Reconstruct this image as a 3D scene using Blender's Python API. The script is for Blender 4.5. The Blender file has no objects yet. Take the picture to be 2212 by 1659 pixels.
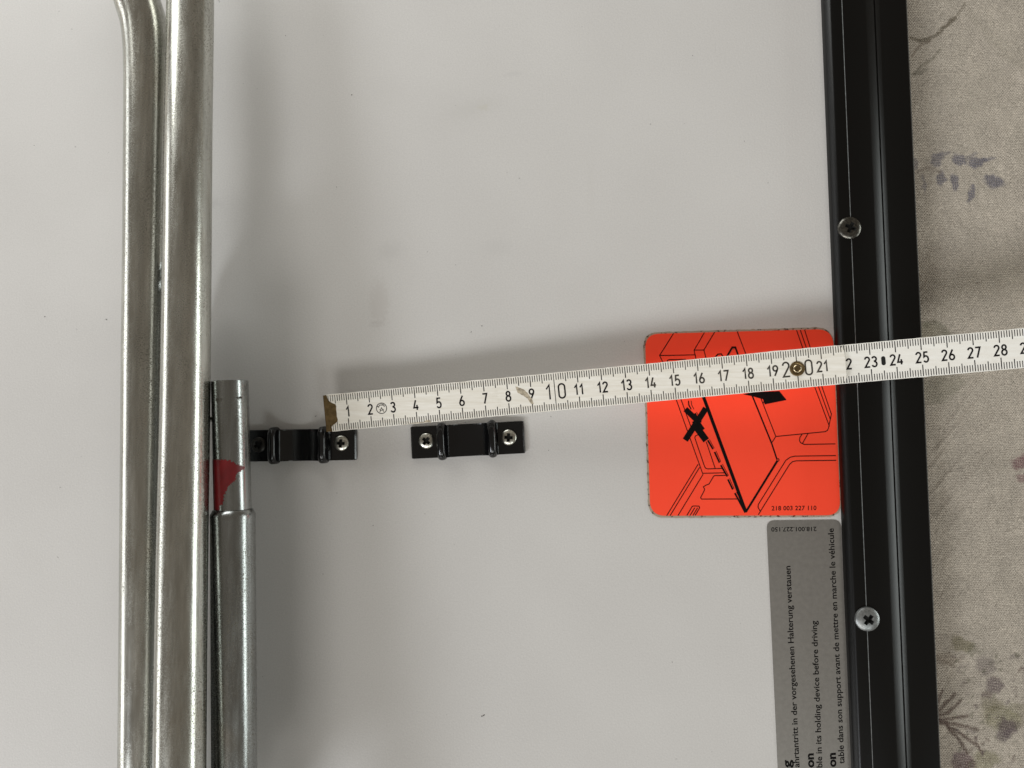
import bpy, bmesh, math, random
import numpy as np
from mathutils import Vector, Matrix, Euler, noise

random.seed(7)
S = bpy.context.scene
COL = S.collection
rad = math.radians

# ------------------------------------------------------------------ camera
FPX = 1650.0                      # focal length for a picture 2212 wide
CAM_D = 0.339
pitch, yaw = rad(2.5), rad(2.5)
view = Vector((-math.sin(yaw), math.sin(pitch), -1.0)).normalized()
right = view.cross(Vector((0, 1, 0))).normalized()
up = right.cross(view).normalized()
CAM = -view * CAM_D
cam_data = bpy.data.cameras.new('camera')
cam_data.sensor_width = 36.0
cam_data.lens = 36.0 * FPX / 2212.0
cam_data.clip_start = 0.01
cam_data.clip_end = 50.0
cam = bpy.data.objects.new('camera', cam_data)
COL.objects.link(cam)
M = Matrix((right, up, -view)).transposed().to_4x4()
M.translation = CAM
cam.matrix_world = M
S.camera = cam

def ray(px, py):
    return view + right * ((px - 1106.0) / FPX) + up * ((829.5 - py) / FPX)
def P(px, py, z=0.0):
    d = ray(px, py)
    return CAM + d * ((z - CAM.z) / d.z)
def PD(px, py, depth):
    return CAM + ray(px, py) * depth
def depth_of(p):
    return (p - CAM).dot(view)
def SRC(x, y, z=0.0):
    return P(x / 1.8228, y / 1.8228, z)

# ------------------------------------------------------------------ world and lamps
W = bpy.data.worlds.new('World')
S.world = W
W.use_nodes = True
bg = W.node_tree.nodes['Background']
bg.inputs[0].default_value = (0.200, 0.176, 0.146, 1)
bg.inputs[1].default_value = 1.0
S.view_settings.view_transform = 'Standard'
S.view_settings.look = 'None'
S.view_settings.exposure = 0.0
S.view_settings.gamma = 1.0

def area(name, direction, dist, sx, sy, watts, color):
    L = bpy.data.lights.new(name, 'AREA')
    L.shape = 'RECTANGLE'
    L.size, L.size_y = sx, sy
    L.energy = watts
    L.color = color
    o = bpy.data.objects.new(name, L)
    d = Vector(direction).normalized()
    o.location = d * dist
    lx = Vector((0, 0, 1)).cross(d).normalized()          # local x stays level, local y points up
    mw = Matrix((lx, d.cross(lx), d)).transposed().to_4x4()
    mw.translation = o.location
    o.matrix_world = mw
    COL.objects.link(o)
    return o
area('window_light', (-0.22, -1.05, 1.0), 4.0, 1.3, 1.0, 41.0, (1.0, 0.985, 0.955))
area('window_light_second_pane', (-1.02, -1.02, 1.0), 4.2, 0.95, 0.95, 57.0, (0.95, 0.99, 1.04))
area('small_window_light', (0.53, -1.08, 1.0), 2.4, 0.55, 0.50, 6.5, (0.93, 1.0, 1.0))
area('far_window_light', (-1.3, 2.15, 1.0), 1.5, 1.3, 0.8, 17.0, (0.98, 1.0, 0.98))
area('low_left_window_light', (-1.0, -0.12, 0.18), 1.5, 1.8, 0.44, 7.2, (0.97, 0.99, 1.0))
area('right_window_light', (1.0, -0.04, 0.19), 1.6, 1.3, 0.32, 8.0, (0.93, 1.0, 0.98))

# ------------------------------------------------------------------ object helpers
def tag(o, label=None, cat=None, group=None, kind=None):
    if label: o['label'] = label
    if cat: o['category'] = cat
    if group: o['group'] = group
    if kind: o['kind'] = kind
    return o
def empty(name, loc=(0, 0, 0)):
    o = bpy.data.objects.new(name, None)
    o.location = loc
    o.empty_display_size = 0.01
    COL.objects.link(o)
    return o
def link(name, mesh, mat=None, parent=None, smooth=False):
    o = bpy.data.objects.new(name, mesh)
    COL.objects.link(o)
    if mat is not None:
        mesh.materials.clear()
        mesh.materials.append(mat)
    if parent is not None:
        o.parent = parent
        o.matrix_parent_inverse = parent.matrix_world.inverted()
    if smooth:
        mesh.polygons.foreach_set('use_smooth', [True] * len(mesh.polygons))
    return o
def mesh_of(name, verts, faces):
    me = bpy.data.meshes.new(name)
    me.from_pydata([tuple(v) for v in verts], [], faces)
    me.update()
    return me
def bm_mesh(name, bm):
    bmesh.ops.recalc_face_normals(bm, faces=bm.faces)
    me = bpy.data.meshes.new(name)
    bm.to_mesh(me)
    bm.free()
    return me

# ------------------------------------------------------------------ material helpers
class Mat:
    def __init__(self, name, color=(0.5, 0.5, 0.5), rough=0.5, metal=0.0, spec=0.5):
        self.m = bpy.data.materials.new(name)
        self.m.use_nodes = True
        self.nt = self.m.node_tree
        self.b = self.nt.nodes['Principled BSDF']
        self.b.inputs['Base Color'].default_value = (*color, 1)
        self.b.inputs['Roughness'].default_value = rough
        self.b.inputs['Metallic'].default_value = metal
        self.b.inputs['Specular IOR Level'].default_value = spec
        self.tc = self.nt.nodes.new('ShaderNodeTexCoord')
        self.h = None
    def n(self, t): return self.nt.nodes.new(t)
    def l(self, a, b): self.nt.links.new(a, b)
    def coord(self, scale=(1, 1, 1), loc=(0, 0, 0), kind='Object'):
        mp = self.n('ShaderNodeMapping')
        mp.inputs['Scale'].default_value = scale
        mp.inputs['Location'].default_value = loc
        self.l(self.tc.outputs[kind], mp.inputs['Vector'])
        return mp.outputs[0]
    def noise(self, scale, detail=3, rough=0.5, vec=None, dist=0.0):
        t = self.n('ShaderNodeTexNoise')
        t.inputs['Scale'].default_value = scale
        t.inputs['Detail'].default_value = detail
        t.inputs['Roughness'].default_value = rough
        t.inputs['Distortion'].default_value = dist
        self.l(vec if vec is not None else self.coord(), t.inputs['Vector'])
        return t.outputs[0]
    def ramp(self, fac, stops):
        r = self.n('ShaderNodeValToRGB')
        e = r.color_ramp.elements
        while len(e) < len(stops): e.new(0.5)
        for i, (p, c) in enumerate(stops):
            e[i].position = p
            e[i].color = (c, c, c, 1) if isinstance(c, (int, float)) else (*c, 1)
        self.l(fac, r.inputs[0])
        return r.outputs[0]
    def math(self, op, a, b=None, clamp=False):
        m = self.n('ShaderNodeMath')
        m.operation = op
        m.use_clamp = clamp
        for i, v in enumerate((a, b)):
            if v is None: continue
            if isinstance(v, (int, float)): m.inputs[i].default_value = v
            else: self.l(v, m.inputs[i])
        return m.outputs[0]
    def mix(self, fac, a, b, mode='MIX'):
        x = self.n('ShaderNodeMix')
        x.data_type = 'RGBA'
        x.blend_type = mode
        for sock, v in ((x.inputs[0], fac), (x.inputs[6], a), (x.inputs[7], b)):
            if isinstance(v, (int, float)): sock.default_value = v
            elif isinstance(v, tuple): sock.default_value = (*v, 1)
            else: self.l(v, sock)
        return x.outputs[2]
    def blob(self, cx, cy, rx, ry, edge=0.4, wob=0.3, nscale=400, ang=0.0):
        """noisy elliptical mask at a place of the surface"""
        mp = self.n('ShaderNodeMapping')
        mp.vector_type = 'TEXTURE'
        mp.inputs['Location'].default_value = (cx, cy, 0)
        mp.inputs['Rotation'].default_value = (0, 0, ang)
        mp.inputs['Scale'].default_value = (rx, ry, 1)
        self.l(self.tc.outputs['Object'], mp.inputs['Vector'])
        ln = self.n('ShaderNodeVectorMath')
        ln.operation = 'LENGTH'
        sep = self.n('ShaderNodeSeparateXYZ')
        self.l(mp.outputs[0], sep.inputs[0])
        cb = self.n('ShaderNodeCombineXYZ')
        self.l(sep.outputs[0], cb.inputs[0]); self.l(sep.outputs[1], cb.inputs[1])
        self.l(cb.outputs[0], ln.inputs[0])
        w = self.math('MULTIPLY', self.math('SUBTRACT', self.noise(nscale, 4, 0.65), 0.5), wob * 4)
        d = self.math('ADD', ln.outputs['Value'], w)
        return self.ramp(d, [(max(0.0, 1 - edge) * 0.5, 1.0), (0.5, 0.0)]) if False else self.math(
            'DIVIDE', self.math('SUBTRACT', 1.0, d), edge, clamp=True)
    def color(self, s): self.l(s, self.b.inputs['Base Color'])
    def rough(self, s): self.l(s, self.b.inputs['Roughness'])
    def bump(self, h, dist, strength=1.0):
        b = self.n('ShaderNodeBump')
        b.inputs['Distance'].default_value = dist
        b.inputs['Strength'].default_value = strength
        self.l(h, b.inputs['Height'])
        if self.h is not None: self.l(self.h, b.inputs['Normal'])
        self.h = b.outputs[0]
        self.l(self.h, self.b.inputs['Normal'])

# panel laminate
def mat_panel():
    a = Mat('grey_laminate', (0.5, 0.49, 0.475), 0.4)
    base = a.mix(a.ramp(a.noise(9, 3), [(0.35, 0.0), (0.65, 1.0)]), (0.540, 0.522, 0.503), (0.578, 0.560, 0.540))
    fine = a.ramp(a.noise(1500, 3, 0.6), [(0.3, 0.94), (0.7, 1.055)])
    base = a.mix(1.0, base, fine, 'MULTIPLY')
    # scuffs and greasy marks, each with its own place
    marks = [(818, 655, 26, 62, 0.5, (0.33, 0.28, 0.25), 0.55, 0.0),
             (1020, 235, 90, 26, 0.9, (0.36, 0.35, 0.31), 0.42, 0.25),
             (1045, 232, 16, 9, 0.5, (0.46, 0.43, 0.30), 0.6, 0.0),
             (835, 195, 60, 55, 0.9, (0.37, 0.36, 0.34), 0.30, 0.0),
             (1010, 225, 160, 70, 1.0, (0.40, 0.39, 0.37), 0.25, 0.1),
             (842, 541, 36, 28, 0.7, (0.33, 0.32, 0.31), 0.5, 0.3),
             (1075, 535, 40, 26, 0.7, (0.36, 0.35, 0.34), 0.4, 0.0),
             (815, 700, 25, 10, 0.6, (0.33, 0.30, 0.29), 0.55, 0.2),
             (1110, 160, 24, 7, 0.5, (0.36, 0.35, 0.34), 0.5, 0.1),
             (1275, 400, 14, 90, 0.9, (0.44, 0.42, 0.38), 0.3, 0.0),
             (462, 440, 26, 14, 0.8, (0.27, 0.26, 0.26), 0.5, 0.0)]
    for (px, py, rx, ry, ed, c, amt, ang) in marks:
        p = P(px, py)
        amt *= 0.42
        m = a.blob(p.x, p.y, rx * 2.1e-4, ry * 2.1e-4, ed, 0.55, 700, ang)
        gr = a.ramp(a.noise(1500, 3, 0.7), [(0.4, 0.25), (0.62, 1.0)])
        m = a.math('MULTIPLY', a.math('MULTIPLY', m, gr), amt)
        base = a.mix(m, base, c)
    dust = a.ramp(a.noise(330, 2, 0.5), [(0.765, 0.0), (0.79, 1.0)])
    base = a.mix(a.math('MULTIPLY', dust, 0.5), base, (0.2, 0.19, 0.18))
    a.color(base)
    a.rough(a.ramp(a.noise(40, 4, 0.6), [(0.3, 0.42), (0.7, 0.55)]))
    a.bump(a.noise(1000, 3, 0.55), 0.0001, 0.8)
    return a.m

def mat_steel(name, tint=(0.61, 0.585, 0.52), rl=0.17, rh=0.34):
    a = Mat(name, tint, 0.25, 1.0)
    st = a.noise(160, 4, 0.6, a.coord((1, 0.12, 1)))
    c = a.mix(a.ramp(st, [(0.35, 0.0), (0.7, 1.0)]), tuple(x * 0.82 for x in tint), tuple(min(1, x * 1.1) for x in tint))
    brown = a.ramp(a.noise(55, 5, 0.65, a.coord((1, 0.35, 1), (3, 1, 0))), [(0.56, 0.0), (0.78, 0.5)])
    c = a.mix(brown, c, (0.42, 0.36, 0.27))
    pits = a.ramp(a.noise(2300, 2, 0.6, a.coord((1, 0.75, 1))), [(0.53, 0.0), (0.61, 1.0)])
    patch = a.ramp(a.noise(75, 4, 0.65, a.coord((1, 0.35, 1), (0, 7, 0))), [(0.40, 0.08), (0.60, 1.0)])
    pm = a.math('MULTIPLY', pits, patch)
    c = a.mix(a.math('MULTIPLY', pm, 0.8), c, (0.15, 0.135, 0.10))
    streak = a.ramp(a.noise(700, 4, 0.7, a.coord((1, 0.03, 1), (0, 2, 0))), [(0.35, 0.86), (0.65, 1.06)])
    c = a.mix(1.0, c, streak, 'MULTIPLY')
    a.color(c)
    r = a.ramp(a.noise(300, 4, 0.7, a.coord((1, 0.15, 1))), [(0.3, rl), (0.7, rh)])
    a.rough(a.math('ADD', r, a.math('MULTIPLY', pm, 0.25)))
    a.bump(a.noise(2600, 2, 0.5, a.coord((1, 0.5, 1))), 0.000018, 0.6)
    return a.m

def mat_black(name, c=(0.008, 0.008, 0.008), rough=0.35, bump=0.00002, spec=0.5, dust=0.3):
    a = Mat(name, c, rough, 0, spec)
    a.rough(a.ramp(a.noise(260, 4, 0.7), [(0.3, rough * 0.85), (0.7, min(1, rough * 1.25))]))
    d = a.ramp(a.noise(800, 3, 0.7), [(0.70, 0.0), (0.76, 1.0)])
    a.color(a.mix(a.math('MULTIPLY', d, dust), c, (0.05, 0.05, 0.047)))
    a.bump(a.noise(1800, 2), bump, 0.6)
    return a.m

def mat_flat(name, c, rough=0.6, var=0.08, nscale=300, metal=0.0, spec=0.3):
    a = Mat(name, c, rough, metal, spec)
    lo, hi = tuple(x * (1 - var) for x in c), tuple(min(1, x * (1 + var)) for x in c)
    a.color(a.mix(a.ramp(a.noise(nscale, 4, 0.6), [(0.3, 0.0), (0.7, 1.0)]), lo, hi))
    return a.m

def mat_ruler(name, white, wood, wear):
    a = Mat(name, white, 0.45, 0, 0.4)
    g = a.noise(900, 4, 0.6, a.coord((0.08, 1, 1)))
    c = a.mix(a.ramp(g, [(0.35, 0.0), (0.7, 1.0)]), wood, white)
    sm = a.ramp(a.noise(120, 5, 0.7), [(0.6, 0.0), (0.78, wear)])
    c = a.mix(sm, c, (0.42, 0.37, 0.29))
    a.color(c)
    a.bump(g, 0.00002, 0.5)
    return a.m

M_PANEL = mat_panel()
M_STEEL = mat_steel('galvanised_steel', (0.59, 0.59, 0.545), 0.17, 0.29)
M_STEEL2 = mat_steel('dull_galvanised_steel', (0.35, 0.365, 0.36), 0.17, 0.31)
M_SCREW = mat_flat('nickel_screw', (0.50, 0.49, 0.44), 0.30, 0.2, 400, 1.0, 0.5)
M_SCREW_OLD = mat_flat('tarnished_screw', (0.115, 0.11, 0.098), 0.3, 0.55, 900, 1.0, 0.5)
M_SCREW_GREY = mat_flat('grey_zinc_screw', (0.26, 0.27, 0.27), 0.42, 0.35, 700, 0.85, 0.5)
M_FRAME = Mat('black_anodised_trim', (0.0008, 0.0008, 0.0008), 0.30, 0, 0.33).m
M_CLIP = mat_black('black_glossy_plastic', (0.004, 0.004, 0.0045), 0.16, 0.00003, 0.5)
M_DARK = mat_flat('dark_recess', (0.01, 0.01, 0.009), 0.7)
M_SEAM = mat_flat('grey_seam_edge', (0.16, 0.165, 0.165), 0.5, 0.3, 500)  # lighter grey for the seam and rim strips
M_RED = mat_flat('fluorescent_red_film', (1.0, 0.070, 0.028), 0.5, 0.02, 60)
M_PAPER = None
M_INK = mat_flat('black_ink', (0.002, 0.0015, 0.0015), 0.6, 0.1, spec=0.12)
M_INK_RULER = mat_flat('ruler_ink', (0.007, 0.005, 0.006), 0.6, 0.5, 900, spec=0.15)
M_INK_WORN = mat_flat('worn_ruler_ink', (0.055, 0.048, 0.04), 0.6, 0.8, 700, spec=0.15)
M_INK_BROWN = mat_flat('brown_core_line', (0.22, 0.08, 0.05), 0.6, 0.3)
M_GREYFOIL = mat_flat('grey_foil_label', (0.27, 0.255, 0.235), 0.38, 0.07, 500, 0.6, 0.4)
M_PAINT = mat_flat('dark_red_paint', (0.13, 0.004, 0.006), 0.4, 0.25, 250, 0, 0.5)
M_BRASS = mat_flat('tarnished_brass', (0.17, 0.115, 0.05), 0.38, 0.35, 500, 0.7, 0.5)
M_BRASS_LIGHT = mat_flat('worn_brass', (0.42, 0.34, 0.22), 0.25, 0.3, 500, 1.0, 0.5)
M_WOOD1 = mat_ruler('painted_ruler_wood', (0.87, 0.84, 0.775), (0.76, 0.715, 0.63), 0.3)
M_WOOD2 = mat_ruler('white_ruler_wood', (0.88, 0.865, 0.815), (0.82, 0.79, 0.73), 0.2)
M_BARE = mat_flat('bare_scraped_wood', (0.42, 0.36, 0.27), 0.8, 0.45, 900)

def mat_paper():
    a = Mat('aged_paper_edge', (0.55, 0.47, 0.38), 0.8, 0, 0.2)
    c = a.mix(a.ramp(a.noise(420, 4, 0.75), [(0.53, 0.0), (0.62, 1.0)]), (0.36, 0.29, 0.22), (0.05, 0.022, 0.014))
    a.color(c)
    return a.m
M_PAPER = mat_paper()

# ------------------------------------------------------------------ generic shapes
def extrude_profile(name, prof, origin, u, v, w, length, mat, parent, closed=True, smooth=True, seg=1, bevel=0):
    """prof: list of (a,b) in the plane u,v; extruded along w"""
    bm = bmesh.new()
    rings = []
    for k in range(seg + 1):
        t = k / seg
        rings.append([bm.verts.new(origin + u * a + v * b + w * (length * t)) for a, b in prof])
    n = len(prof)
    rng = range(n) if closed else range(n - 1)
    for k in range(seg):
        for i in rng:
            j = (i + 1) % n
            bm.faces.new((rings[k][i], rings[k][j], rings[k + 1][j], rings[k + 1][i]))
    if closed:
        bm.faces.new(rings[0]); bm.faces.new(rings[-1])
    if bevel > 0:
        es = [e for e in bm.edges if (all(x in rings[0] for x in e.verts) or all(x in rings[-1] for x in e.verts))]
        bmesh.ops.bevel(bm, geom=es, offset=bevel, segments=3, profile=0.5, affect='EDGES')
    me = bm_mesh(name, bm)
    o = link(name, me, mat, parent)
    if smooth:
        me.polygons.foreach_set('use_smooth', [len(p.vertices) <= 4 for p in me.polygons])
        me.set_sharp_from_angle(angle=rad(38)) if hasattr(me, 'set_sharp_from_angle') else None
    return o

def tube(name, pts, radii, mat, parent, sides=64, cap_start=True, cap_end=True):
    pts = [Vector(p) for p in pts]
    if not isinstance(radii, (list, tuple)): radii = [radii] * len(pts)
    bm = bmesh.new()
    rings = []
    nrm = None
    for i, p in enumerate(pts):
        t = (pts[min(i + 1, len(pts) - 1)] - pts[max(i - 1, 0)]).normalized()
        if nrm is None: nrm = Vector((0, 0, 1))
        nrm = (nrm - t * nrm.dot(t)).normalized()
        bn = t.cross(nrm)
        rings.append([bm.verts.new(p + (nrm * math.cos(a) + bn * math.sin(a)) * radii[i])
                      for a in (2 * math.pi * k / sides for k in range(sides))])
    for a, b in zip(rings[:-1], rings[1:]):
        for k in range(sides):
            bm.faces.new((a[k], a[(k + 1) % sides], b[(k + 1) % sides], b[k]))
    if cap_start: bm.faces.new(rings[0])
    if cap_end: bm.faces.new(rings[-1])
    me = bm_mesh(name, bm)
    o = link(name, me, mat, parent)
    me.polygons.foreach_set('use_smooth', [len(p.vertices) <= 4 for p in me.polygons])
    me.set_sharp_from_angle(angle=rad(50))
    return o

def smooth_path(pts, step=0.004):
    pts = [Vector(p) for p in pts]
    out = []
    for i in range(len(pts) - 1):
        p0, p1, p2, p3 = pts[max(i - 1, 0)], pts[i], pts[i + 1], pts[min(i + 2, len(pts) - 1)]
        n = max(2, int((p2 - p1).length / step))
        for k in range(n):
            t = k / n
            out.append(0.5 * ((2 * p1) + (p2 - p0) * t + (2 * p0 - 5 * p1 + 4 * p2 - p3) * t * t
                              + (3 * p1 - p0 - 3 * p2 + p3) * t ** 3))
    out.append(pts[-1])
    return out

def rounded_poly(corners, r, n=6):
    out = []
    m = len(corners)
    for i in range(m):
        p0, p1, p2 = (Vector(corners[(i - 1) % m]), Vector(corners[i]), Vector(corners[(i + 1) % m]))
        rr = r[i] if isinstance(r, (list, tuple)) else r
        a = p1 + (p0 - p1).normalized() * rr
        b = p1 + (p2 - p1).normalized() * rr
        for k in range(n + 1):
            t = k / n
            out.append(tuple((1 - t) ** 2 * a + 2 * t * (1 - t) * p1 + t * t * b) if rr > 0 else tuple(p1))
            if rr <= 0: break
    return out

def slab(name, outline, thick, mat, parent, down=None):
    """outline: world points, extruded by `thick` along down"""
    down = down or Vector((0, 0, -1))
    bm = bmesh.new()
    top = [bm.verts.new(Vector(p)) for p in outline]
    bot = [bm.verts.new(Vector(p) + down * thick) for p in outline]
    bm.faces.new(top)
    bm.faces.new(bot[::-1])
    n = len(top)
    for i in range(n):
        bm.faces.new((top[i], bot[i], bot[(i + 1) % n], top[(i + 1) % n]))
    return link(name, bm_mesh(name, bm), mat, parent)

# 2D ribbon: list of (points, width, closed) -> verts, faces in 2D
class Ink:
    def __init__(self): self.v = []; self.f = []; self.s = []
    def line(self, pts, w, closed=False):
        pts = [Vector(p) for p in pts]
        q = []
        for p in pts:
            if not q or (p - q[-1]).length > 1e-9: q.append(p)
        if closed and (q[0] - q[-1]).length < 1e-9: q.pop()
        n = len(q)
        L, R = [], []
        for i in range(n):
            if closed: a, b = q[(i - 1) % n], q[(i + 1) % n]
            else: a, b = q[max(i - 1, 0)], q[min(i + 1, n - 1)]
            d1 = (q[i] - a) if (closed or i > 0) else (b - q[i])
            d2 = (b - q[i]) if (closed or i < n - 1) else (q[i] - a)
            d1.normalize(); d2.normalize()
            t = d1 + d2
            if t.length < 1e-6: t = d1
            t.normalize()
            nr = Vector((-t.y, t.x))
            c = max(0.45, nr.dot(Vector((-d1.y, d1.x))))
            L.append(q[i] + nr * (w / 2 / c)); R.append(q[i] - nr * (w / 2 / c))
        s = len(self.v); self.s.append(s)
        self.v += [(p.x, p.y) for p in L] + [(p.x, p.y) for p in R]
        for i in range(n if closed else n - 1):
            j = (i + 1) % n
            self.f.append((s + i, s + n + i, s + n + j, s + j))
    def poly(self, pts):
        s = len(self.v); self.s.append(s)
        self.v += [tuple(p) for p in pts]
        self.f.append(tuple(range(s, s + len(pts))))
    def build(self, name, fn, mat, parent):
        vs, starts = [], set(self.s)
        lv = 0
        few = len(self.s) < 120
        for i, p in enumerate(self.v):
            if i in starts and few: lv += 1
            vs.append(Vector(fn(*p)) + Vector((0, 0, lv * 1.0e-6)))
        me = mesh_of(name, vs, self.f)
        bm = bmesh.new(); bm.from_mesh(me)
        for f in bm.faces:
            f.normal_update()
            if f.normal.z < 0: f.normal_flip()
        bm.to_mesh(me); bm.free()
        return link(name, me, mat, parent)

def text_verts(s, offset=0.0, spacing=1.0):
    cu = bpy.data.curves.new('lettering', 'FONT')
    cu.body = s
    cu.size = 1.0
    cu.offset = offset
    cu.space_character = spacing
    cu.resolution_u = 3
    o = bpy.data.objects.new('lettering_source', cu)
    COL.objects.link(o)
    dg = bpy.context.evaluated_depsgraph_get()
    dg.update()
    me = bpy.data.meshes.new_from_object(o.evaluated_get(dg))
    vs = [(v.co.x, v.co.y) for v in me.vertices]
    fs = [tuple(p.vertices) for p in me.polygons]
    bpy.data.objects.remove(o); bpy.data.curves.remove(cu); bpy.data.meshes.remove(me)
    return vs, fs
CAPH = 0.729
def text_between(ink, s, a, b, cap, offset=0.012, spacing=1.0):
    """set s on the baseline a->b (2D), the full width filling a-b, cap height `cap`; up is 90 deg left of a->b
    in a y-up frame; for y-down frames pass cap < 0"""
    vs, fs = text_verts(s, offset, spacing)
    x0 = min(v[0] for v in vs); x1 = max(v[0] for v in vs)
    a, b = Vector(a), Vector(b)
    e = (b - a)
    w = e.length
    e.normalize()
    n = Vector((-e.y, e.x))
    k = len(ink.v)
    for x, y in vs:
        p = a + e * ((x - x0) / (x1 - x0) * w) + n * (y / CAPH * cap)
        ink.v.append((p.x, p.y))
    for f in fs: ink.f.append(tuple(k + i for i in f))

# narrow technical numerals as single strokes, height 1, width about 0.5
def arc(cx, cy, rx, ry, a0, a1, n=12):
    return [(cx + rx * math.cos(rad(a0 + (a1 - a0) * i / n)), cy + ry * math.sin(rad(a0 + (a1 - a0) * i / n))) for i in range(n + 1)]
GLYPH = {
 '0': [arc(.23, .77, .21, .21, 0, 180) + arc(.23, .23, .21, .21, 180, 360) + [(.44, .77)]],
 '1': [[(.06, .70), (.27, .98), (.27, 0)]],
 '2': [arc(.23, .75, .20, .22, 175, -28) + [(.03, .03), (.46, .03)]],
 '3': [arc(.22, .755, .19, .205, 160, -80) + arc(.22, .27, .215, .245, 80, -160)],
 '4': [[(.24, .98), (.02, .24), (.48, .24)], [(.34, .50), (.34, 0)]],
 '5': [[(.42, .96), (.10, .96), (.07, .52)] + arc(.23, .31, .21, .29, 125, -150)],
 '6': [[(.33, .98), (.09, .50)] + arc(.24, .27, .21, .245, 150, 510, 20)],
 '7': [[(.02, .96), (.44, .96), (.16, 0)]],
 '8': [arc(.24, .755, .175, .205, -90, 270, 20), arc(.24, .275, .215, .25, 90, 450, 20)],
 '9': [[(.15, .02), (.39, .50)] + arc(.24, .73, .21, .245, -30, 330, 20)],
}
GW = {'1': 0.36}
def digits(ink, s, cx, y0, h, sw, gap=0.17):
    ws = [GW.get(c, 0.48) for c in s]
    tot = sum(ws) + gap * (len(s) - 1)
    x = cx - tot * h / 2
    for c, w in zip(s, ws):
        for st in GLYPH[c]:
            ink.line([(x + (px + (-0.02 if c == '1' else 0)) * h, y0 + py * h) for px, py in st], sw)
        x += (w + gap) * h

# ================================================================== THE TABLE
table = tag(empty('folding_table', (0, 0, 0)),
            'upturned grey table board with black edge trim, folded steel legs and a red warning label', 'table')

# ---- frame line
A0, A1 = P(1773, 0), P(1838, 1659)
E = (A1 - A0); E.z = 0; E.normalize()               # towards the bottom of the picture
Nn = Vector((-E.y, E.x, 0))
if Nn.x < 0: Nn = -Nn
Z = Vector((0, 0, 1))
FH = 0.0055
def U(px, h=FH):
    return (P(px, 832, h) - A0).dot(Nn)
LEN = 0.62
f0 = A0 - E * 0.16

# ---- board
bx = lambda p: p
q = [f0 + Nn * 0.004, f0 + E * LEN + Nn * 0.004]
panel_out = [Vector((-0.30, q[0].y, 0)), q[0], q[1], Vector((-0.30, q[1].y, 0))]
slab('board_panel', panel_out, 0.012, M_PANEL, table)

# ---- edge trim profile
u1 = U(1852)
ua, ub, uc = U(1903), U(1923.6), U(1935)
ur = U(1996, 0.0020)
def fil(cx, cz, r, a0, a1, n=6):
    return [(cx + r * math.cos(rad(a0 + (a1 - a0) * i / n)), cz + r * math.sin(rad(a0 + (a1 - a0) * i / n))) for i in range(n + 1)]
ul = 0.0
r1 = 0.0032
inner = [(ul, -0.001), (ul, 0.0029), (ul + 0.00035, 0.0035), (ul + 0.0009, 0.00423), (ul + 0.0015, 0.00492), (ul + 0.0020, 0.00534), (ul + 0.0024, FH)]
inner += [(u1 - 0.00015, FH), (u1 - 0.00015, -0.013), (ul, -0.013)]
extrude_profile('inner_trim', inner, f0, Nn, Z, E, LEN, M_FRAME, table)
ua, ub = U(1903), U(1921.5, FH - 0.0021)
um, uc = U(1925.0, FH - 0.0023), U(1936, FH - 0.0032)
fz = FH - 0.0033
outer = [(u1 + 0.00012, -0.0135), (u1 + 0.00012, FH - 0.00025), (ua, FH - 0.00025)]
for k_ in range(1, 7):
    t_ = k_ / 6
    outer.append((ua + (ub - ua) * t_, FH - 0.00025 - 0.00185 * (0.78 * t_ + 0.22 * t_ * t_)))
outer += [(ub + 0.0001, FH - 0.0027), (um - 0.0001, FH - 0.0027), (um, FH - 0.0023)]
for k_ in range(1, 6):
    t_ = k_ / 5
    outer.append((um + (uc - um) * t_, FH - 0.0023 - (FH - 0.0023 - fz) * (1.2 * t_ - 0.2 * t_ * t_)))
outer += [(ur - 0.0006, fz), (ur, fz - 0.0005), (ur, -0.0135)]
extrude_profile('outer_trim', outer, f0, Nn, Z, E, LEN, M_FRAME, table)
extrude_profile('trim_seam', [(u1 - 0.00014, FH - 0.001), (u1 - 0.00014, FH + 0.00012), (u1 + 0.00011, FH + 0.00012), (u1 + 0.00011, FH - 0.001)],
                f0, Nn, Z, E, LEN, M_SEAM, table, smooth=False)
extrude_profile('trim_rim', [(ur + 0.00001, fz - 0.0015), (ur + 0.00001, fz - 0.0006), (ur + 0.00024, fz - 0.0008), (ur + 0.00024, fz - 0.0015)],
                f0, Nn, Z, E, LEN, M_SEAM, table, smooth=False)

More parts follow.
